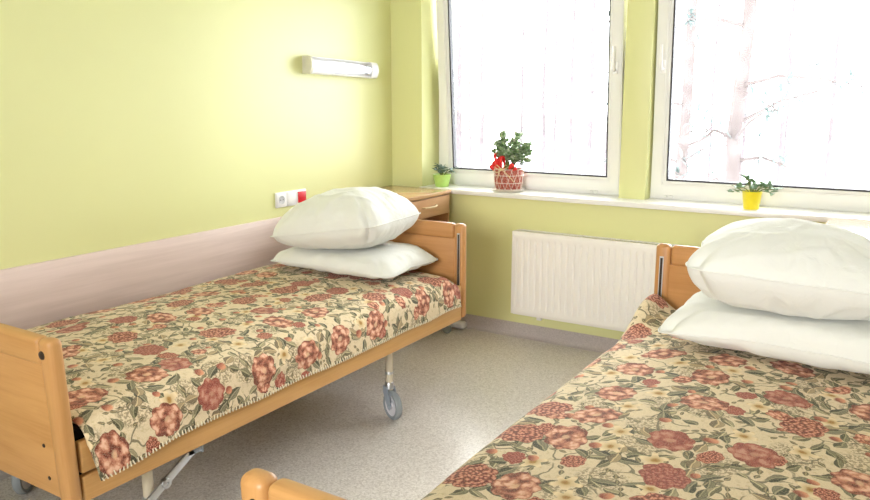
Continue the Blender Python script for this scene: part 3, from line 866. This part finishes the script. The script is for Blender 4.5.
# ------------------------------------------------------------------ outlet strip
def outlet():
    root = thing('outlet_strip', (0, -.972, .896), 'white three gang wall plate with a socket and red button', 'wall outlet')
    box_obj('frame', (.0, .009, -.121, .121, -.041, .041), 'outlet', root, .003)
    bm = bmesh.new(); bm_box(bm, .008, .0125, -.116, -.043, -.036, .036, .002)
    s = mesh_obj('socket', bm, 'outlet', root)
    bm = bmesh.new()
    bm_lathe(bm, [(.022, 0), (.0225, .002), (.0205, .002), (.019, .0012), (0, .0008)], 28, Matrix.Translation((.0118, -.0795, 0)) @ Matrix.Rotation(math.pi/2, 4, 'Y'))
    g = mesh_obj('recess', bm, 'outlet_in', s)
    for dy in (-.0095, .0095):
        bm = bmesh.new(); bm_lathe(bm, [(.0028, 0), (.0028, .002), (0, .002)], 10, Matrix.Translation((.0118, -.0795+dy, 0)) @ Matrix.Rotation(math.pi/2, 4, 'Y'))
        mesh_obj('pin_hole', bm, 'cap', s)
    bm = bmesh.new(); bm_box(bm, .008, .0125, -.0365, .0365, -.036, .036, .002); bm_box(bm, .0120, .0145, -.031, .031, -.031, .031, .002)
    mesh_obj('switch_rocker', bm, 'outlet', root)
    bm = bmesh.new(); bm_box(bm, .008, .0125, .043, .116, -.036, .036, .002)
    mesh_obj('button_plate', bm, 'outlet', root)
    bm = bmesh.new(); bm_box(bm, .0120, .0165, .047, .112, -.031, .031, .002)
    b_ = mesh_obj('call_button', bm, 'red', root); b_['label'] = 'red push button'
outlet()

# ------------------------------------------------------------------ potted plants
def leaf_into(bm, base, direction, length, width, cup=.25, serr=0, roll=0):
    """one curved leaf blade with thickness and midrib fold"""
    d = Vector(direction).normalized()
    side = d.cross(Vector((0, 0, 1)))
    if side.length < .1: side = Vector((1, 0, 0))
    side.normalize(); nrm = side.cross(d)
    q = Matrix.Rotation(roll, 3, d); side = q @ side; nrm = q @ nrm
    n = 7; up = []
    for k in range(n+1):
        t = k/n; w = width*.5*(math.sin(math.pi*t**.75)**.9 if 0 < t < 1 else 0)
        if serr and k % 2: w *= 1-serr
        c = Vector(base)+d*length*t - nrm*length*cup*t*t*.8
        up.append((bm.verts.new(c-side*w+nrm*w*.35), bm.verts.new(c), bm.verts.new(c+side*w+nrm*w*.35)))
    for A, B in zip(up, up[1:]):
        for e in range(2):
            try: bm.faces.new((A[e], A[e+1], B[e+1], B[e]))
            except ValueError: pass
def plant_parts(root, stems, leafmat, seed, lw, serr=0):
    """stems: list of (dx, dy, dz tip offset from origin at (0,0,z0), z0, leaf count)"""
    rnd = random.Random(seed); bs = bmesh.new(); bl = bmesh.new()
    for (tx, ty, tz, z0, cnt) in stems:
        a = Vector((tx*.12, ty*.12, z0)); b = Vector((tx, ty, tz)); mid = (a+b)/2+Vector((0, 0, abs(b.z-a.z)*.18+.01))
        pts = [a, a.lerp(mid, .6)+Vector((0, 0, .006)), mid, mid.lerp(b, .6), b]
        bm_tube(bs, pts, [.0028, .0025, .0022, .0018, .0012], 6)
        for k in range(cnt):
            t = .35+.65*(k+1)/cnt
            p = a.lerp(mid, t*2) if t < .5 else mid.lerp(b, t*2-1)
            ang = rnd.uniform(0, 6.28); el = rnd.uniform(-.2, .9)
            dr = Vector((math.cos(ang)*math.cos(el), math.sin(ang)*math.cos(el), math.sin(el))) + (b-a).normalized()*.6
            L = lw*rnd.uniform(.75, 1.25)
            leaf_into(bl, p, dr, L, L*rnd.uniform(.5, .68), rnd.uniform(.1, .5), serr, rnd.uniform(-.6, .6))
    mesh_obj('stems', bs, 'stem', root)
    o = mesh_obj('foliage', bl, leafmat, root, fix=False)
    so = o.modifiers.new('thickness', 'SOLIDIFY'); so.thickness = .0007
    return o
# lime green pot in the window corner
root = thing('potted_plant', (.346, .055, SZ), 'small plant in a lime green pot in the window corner', 'potted plant', 0, 'potted plants on the sill')
pot = lathe_obj('pot', [(0, .0), (.040, 0), (.0425, .003), (.050, .04), (.057, .072), (.0585, .077), (.056, .078), (.053, .072), (.050, .062), (0, .062)], 'pot_green', root)
lathe_obj('soil', [(0, .066), (.0515, .063), (.0515, .0625), (0, .0625)], 'soil', pot)
rnd = random.Random(2)
st = [(rnd.uniform(-.055, .06), rnd.uniform(-.05, .05), rnd.uniform(.085, .135), .064, 5) for _ in range(11)]
plant_parts(root, st, 'leaf_dark', 3, .034)
# wicker basket plant
root = thing('potted_plant', (.818, .05, SZ), 'plant with a red ribbon in a wicker basket pot', 'potted plant', 0, 'potted plants on the sill')
lathe_obj('saucer', [(0, .003), (.078, .003), (.096, .012), (.100, .016), (.098, .017), (.094, .0135), (.078, .006), (0, .006)], 'wire', root, 40)['label'] = 'white saucer under the basket'
bm = bmesh.new()
bm_lathe(bm, [(0, .008), (.070, .008), (.076, .014), (.082, .06), (.086, .135), (.0845, .138), (.080, .135), (.078, .115), (0, .115)], 40)
# woven lumps of the basket wall
for kz in range(9):
    zz = .018+kz*.0135; rr = .0755+.010*(zz-.014)/.12
    for ka in range(26):
        a = 2*math.pi*(ka+.5*(kz % 2))/26
        mtx = Matrix.Translation((rr*math.cos(a), rr*math.sin(a), zz)) @ Matrix.Rotation(a, 4, 'Z')
        bmesh.ops.create_icosphere(bm, subdivisions=1, radius=1, matrix=mtx @ Matrix.Diagonal((.0055, .0088, .0065, 1)))
bk = mesh_obj('basket', bm, 'wicker', root)
bm = bmesh.new()
for zz, rr in ((.055, .0885), (.100, .091), (.137, .0915), (.018, .0835)):
    bm_tube(bm, [(rr*math.cos(2*math.pi*k/36), rr*math.sin(2*math.pi*k/36), zz) for k in range(37)], .0015, 6, False)
for k in range(14):
    a = 2*math.pi*k/14
    for sgn in (1, -1):
        bm_tube(bm, [((.083+.0085*t)*math.cos(a+sgn*t*.5), (.083+.0085*t)*math.sin(a+sgn*t*.5), .016+.121*t) for t in (0, .25, .5, .75, 1)], .0011, 5)
mesh_obj('wire_mesh', bm, 'wire', bk)['label'] = 'white wire mesh around the basket'
lathe_obj('soil', [(0, .120), (.0785, .1165), (.0785, .1158), (0, .1158)], 'soil', bk)
# raffia bow and red ribbon loops on the front
bm = bmesh.new()
for (ex, ez, sg) in ((-.045, .012, 1), (.05, .016, 1), (-.055, -.01, 1), (.06, -.045, 0), (.085, -.07, 0), (-.02, -.05, 0)):
    f = Vector((0, -.095, .140))
    if sg: pts = [f, f+Vector((ex*.6, -.006, ez+.012)), f+Vector((ex, -.004, ez)), f+Vector((ex*.5, -.004, ez-.012)), f+Vector((.002, -.002, 0))]
    else: pts = [f, f+Vector((ex*.4, -.010, ez*.3)), f+Vector((ex*.8, -.006, ez*.75)), f+Vector((ex, -.004, ez))]
    bm_tube(bm, pts, .0028, 6)
bmesh.ops.create_icosphere(bm, subdivisions=2, radius=.009, matrix=Matrix.Translation((0, -.096, .140)))
mesh_obj('raffia_bow', bm, 'raffia', bk)
bm = bmesh.new()
def loop_ribbon(bm, base, dirv, L, wid, th=.55):
    d = Vector(dirv).normalized(); s = d.cross(Vector((0, 1, 0))).normalized(); n = s.cross(d)
    prev = None
    for k in range(17):
        t = k/16*2*math.pi
        c = Vector(base)+d*L*(.5-.5*math.cos(t))+n*L*th*.5*math.sin(t)
        w = wid*(.35+.65*(.5-.5*math.cos(t)))
        cur = (bm.verts.new(c-s*w/2), bm.verts.new(c+s*w/2))
        if prev: bm.faces.new((prev[0], prev[1], cur[1], cur[0]))
        prev = cur
for (bx_, bz_, dx_, dz_, L_, w_) in ((-.045, .130, -.25, 1, .060, .034), (-.035, .132, .1, 1, .072, .032), (-.06, .128, -.7, .75, .045, .03), (-.01, .135, .0, 1, .085, .024), (.03, .135, .8, .9, .05, .026), (-.05, .14, .4, .8, .07, .03), (.05, .13, .9, .5, .04, .02), (-.02, .14, -.35, 1, .10, .022)):
    loop_ribbon(bm, (bx_, -.055, bz_), (dx_, -.25, dz_), L_, w_)
rb = mesh_obj('ribbon', bm, 'ribbon', root, fix=False); rb['label'] = 'red ribbon loops at the rim'
rb.modifiers.new('thickness', 'SOLIDIFY').thickness = .001
rnd = random.Random(11)
st = []
for k in range(24):
    a = rnd.uniform(0, 6.28); r_ = rnd.uniform(.02, .115)
    st.append((r_*math.cos(a)+.012, r_*math.sin(a)*.8, .19+rnd.uniform(.0, .14)*(1-abs(r_-.05)*5), .12, 8))
st += [(-.085, -.02, .275, .12, 10), (-.05, .0, .31, .12, 10), (.04, 0, .315, .12, 6), (.09, -.02, .25, .12, 10), (.135, -.01, .22, .12, 10), (.12, .03, .245, .12, 8), (-.105, 0, .23, .12, 7), (.15, -.03, .19, .12, 6), (.02, -.06, .22, .12, 9), (-.03, -.05, .25, .12, 9), (.07, -.05, .20, .12, 8)]
plant_parts(root, st, 'leaf_var', 21, .054)
# yellow pot
root = thing('potted_plant', (2.20, .035, SZ), 'trailing plant in a bright yellow pot on the sill', 'potted plant', 0, 'potted plants on the sill')
pot = lathe_obj('pot', [(0, 0), (.034, 0), (.0365, .003), (.043, .05), (.0475, .088), (.0485, .090), (.047, .092), (.0445, .088), (.043, .076), (0, .076)], 'pot_yellow', root)
lathe_obj('soil', [(0, .080), (.0437, .077), (.0437, .0765), (0, .0765)], 'soil', pot)
st = [(-.045, -.01, .165, .078, 6), (-.03, .0, .15, .078, 6), (-.10, -.01, .085, .078, 6), (-.075, -.02, .105, .078, 6), (.05, 0, .125, .078, 7), (.09, -.01, .115, .078, 7),
      (.12, -.01, .105, .078, 6), (.02, -.03, .105, .078, 6), (.075, .02, .12, .078, 6), (-.02, .03, .12, .078, 6), (.10, -.03, .09, .078, 4), (.0, 0, .135, .078, 6)]
plant_parts(root, st, 'leaf', 31, .033)

# ------------------------------------------------------------------ outdoors
GZ = -3.2
struct(box_obj('ground', (-60, 60, .9, 90, GZ-.3, GZ), 'snow', bev=0), 'snowy ground outside the windows', 'ground')
def pine(x, y, h, r, seed, label, branches=10, kind='bark', zfrom=.25, foliage=0, group=None, lean=0):
    rnd = random.Random(seed)
    root = thing('pine_tree' if kind == 'bark' else 'birch_tree', (x, y, GZ), label, 'tree', 0, group)
    bm = bmesh.new()
    pts = [(lean*k/8*h*.1+rnd.uniform(-.04, .04)*(k > 0), rnd.uniform(-.04, .04)*(k > 0), h*k/8) for k in range(9)]
    bm_tube(bm, pts, [r*(1-.8*k/8) for k in range(9)], 10)
    mesh_obj('trunk', bm, kind, root)
    bm = bmesh.new(); bf = bmesh.new()
    for k in range(branches):
        t = rnd.uniform(zfrom, .98); a = rnd.uniform(0, 6.28); L = rnd.uniform(.5, 1.0)*h*.17*(1.2-t*.6)
        i = int(t*8); w = t*8-i; p0 = Vector(pts[i]).lerp(Vector(pts[min(i+1, 8)]), w)
        d = Vector((math.cos(a), math.sin(a), rnd.uniform(-.1, .45)))
        q = [p0, p0+d*L*.35+Vector((0, 0, .08*L)), p0+d*L*.7+Vector((0, 0, rnd.uniform(-.1, .1)*L)), p0+d*L]
        bm_tube(bm, q, [r*.22, r*.16, r*.10, r*.04], 6)
        for s in range(3):
            b0 = q[1].lerp(q[3], rnd.random()); e = b0+Vector((rnd.uniform(-1, 1), rnd.uniform(-1, 1), rnd.uniform(-.3, .6)))*L*.35
            bm_tube(bm, [b0, (b0+e)/2+Vector((0, 0, .02)), e], [r*.08, r*.06, r*.03], 5)
            for f_ in range(foliage):
                c = b0.lerp(e, rnd.random())+Vector((rnd.uniform(-.1, .1), rnd.uniform(-.1, .1), rnd.uniform(-.1, .1)))
                for z in range(4):
                    dd = Vector((rnd.uniform(-1, 1), rnd.uniform(-1, 1), rnd.uniform(-.6, 1)))
                    leaf_into(bf, c, dd, rnd.uniform(.10, .22), .035, .2)
    mesh_obj('branches', bm, kind, root)
    if foliage: mesh_obj('needles', bf, 'needles', root, fix=False)
    else: bf.free()
    return root
pine(.95, 6.2, 11, .13, 5, 'pine tree with bare branches in the middle of the right window', 22, 'bark', .22, 3)
pine(-.15, 8.0, 12, .12, 6, 'pine tree near the left edge of the right window', 20, 'bark', .25, 3)
rnd = random.Random(77)
for k in range(26):
    px = -19+k*.78+rnd.uniform(-.2, .2); py = 17+(k*3.7)%9.5+rnd.uniform(-.3, .3)
    pine(px, py, rnd.uniform(9, 13), rnd.uniform(.06, .11), 100+k, 'slender pale birch in the grove far beyond the windows', 7, 'birch', .3, 0, 'birches far beyond the windows')

# ------------------------------------------------------------------ light
w = bpy.data.worlds.new('overcast_sky'); sc.world = w; w.use_nodes = True
nt = w.node_tree; bg = nt.nodes['Background']
tc = nt.nodes.new('ShaderNodeTexCoord'); nz = nt.nodes.new('ShaderNodeTexNoise'); nz.inputs['Scale'].default_value = 2.0
nt.links.new(tc.outputs['Generated'], nz.inputs['Vector'])
cr = nt.nodes.new('ShaderNodeValToRGB'); cr.color_ramp.elements[0].color = (.95, .945, 1.0, 1); cr.color_ramp.elements[1].color = (1.0, .975, 1.0, 1)
nt.links.new(nz.outputs[0], cr.inputs[0]); nt.links.new(cr.outputs[0], bg.inputs[0]); bg.inputs[1].default_value = 18.5
for (xa, xb) in (W1, W2):
    ld = bpy.data.lights.new('window_portal', 'AREA'); ld.shape = 'RECTANGLE'; ld.size = xb-xa; ld.size_y = WT-SZ
    ld.cycles.is_portal = True
    lo = bpy.data.objects.new('window_portal', ld); C.objects.link(lo)
    lo.location = ((xa+xb)/2, .30, (SZ+WT)/2); lo.rotation_euler = (R(-90), 0, 0)

def ceiling_fill(x, y, label):  # added glowing panel, out of view, to fill the room with light
    root = thing('ceiling_fill', (x, y, ZC), label, 'added fill light', 0, 'added ceiling fill panels')
    bm = bmesh.new(); frame_bm(bm, -.32, .32, -.32, .32, 0, .05, .03, .003)
    bmesh.ops.transform(bm, matrix=Matrix.Rotation(math.pi/2, 4, 'X') @ Matrix.Translation((0, 0, 0)), verts=bm.verts)
    zs = [v.co.z for v in bm.verts]; bmesh.ops.translate(bm, vec=(0, 0, -max(zs)), verts=bm.verts)
    mesh_obj('frame', bm, 'lamp_white', root)
    nb = NB('fill_diffuser'); mt = nb.fin((.9, .9, .88), .5, **{'Emission Color': (1, .98, .95), 'Emission Strength': FILL_GLOW})
    box_obj('diffuser', (-.29, .29, -.29, .29, -.045, -.035), mt, root, 0)
FILL_GLOW = .8
ceiling_fill(2.3, -2.3, 'added ceiling fill panel above the space between the beds')
ceiling_fill(2.3, -4.3, 'added ceiling fill panel above the foot ends')

ld = bpy.data.lights.new('room_fill', 'AREA'); ld.shape = 'RECTANGLE'; ld.size = 1.6; ld.size_y = 1.2; ld.energy = 44; ld.spread = R(75); ld.color = (1, .985, .96)  # added fill light behind the camera, brightens window wall and beds
lo = bpy.data.objects.new('room_fill', ld); C.objects.link(lo); lo.location = (2.6, -7.2, 2.0)
lo.rotation_euler = (Vector((1.75, 0, .9))-lo.location).to_track_quat('-Z', 'Y').to_euler()

# ------------------------------------------------------------------ camera
cd = bpy.data.cameras.new('camera'); cam = bpy.data.objects.new('camera', cd); C.objects.link(cam)
yaw, pit, rol = 0.55903, -0.19935, -0.0009
fw = Vector((-math.sin(yaw)*math.cos(pit), math.cos(yaw)*math.cos(pit), math.sin(pit)))
ri = Vector((math.cos(yaw), math.sin(yaw), 0)); up = ri.cross(fw)
r2_ = ri*math.cos(rol)+up*math.sin(rol); u2_ = -ri*math.sin(rol)+up*math.cos(rol)
mw = Matrix((r2_, u2_, -fw)).transposed().to_4x4(); mw.translation = (2.87624, -4.07454, 1.44494)
cam.matrix_world = mw
cd.sensor_width = 36; cd.lens = 762.88/870*36; cd.clip_start = .05; cd.clip_end = 300
sc.camera = cam
sc.cycles.max_bounces = 10; sc.cycles.diffuse_bounces = 7; sc.cycles.transparent_max_bounces = 12
sc.cycles.use_denoising = True
sc.cycles.sample_clamp_indirect = 8
sc.view_settings.view_transform = 'Standard'; sc.view_settings.look = 'None'
sc.view_settings.exposure = 0.07; sc.view_settings.gamma = 1.0; sc.view_settings.use_curve_mapping = False
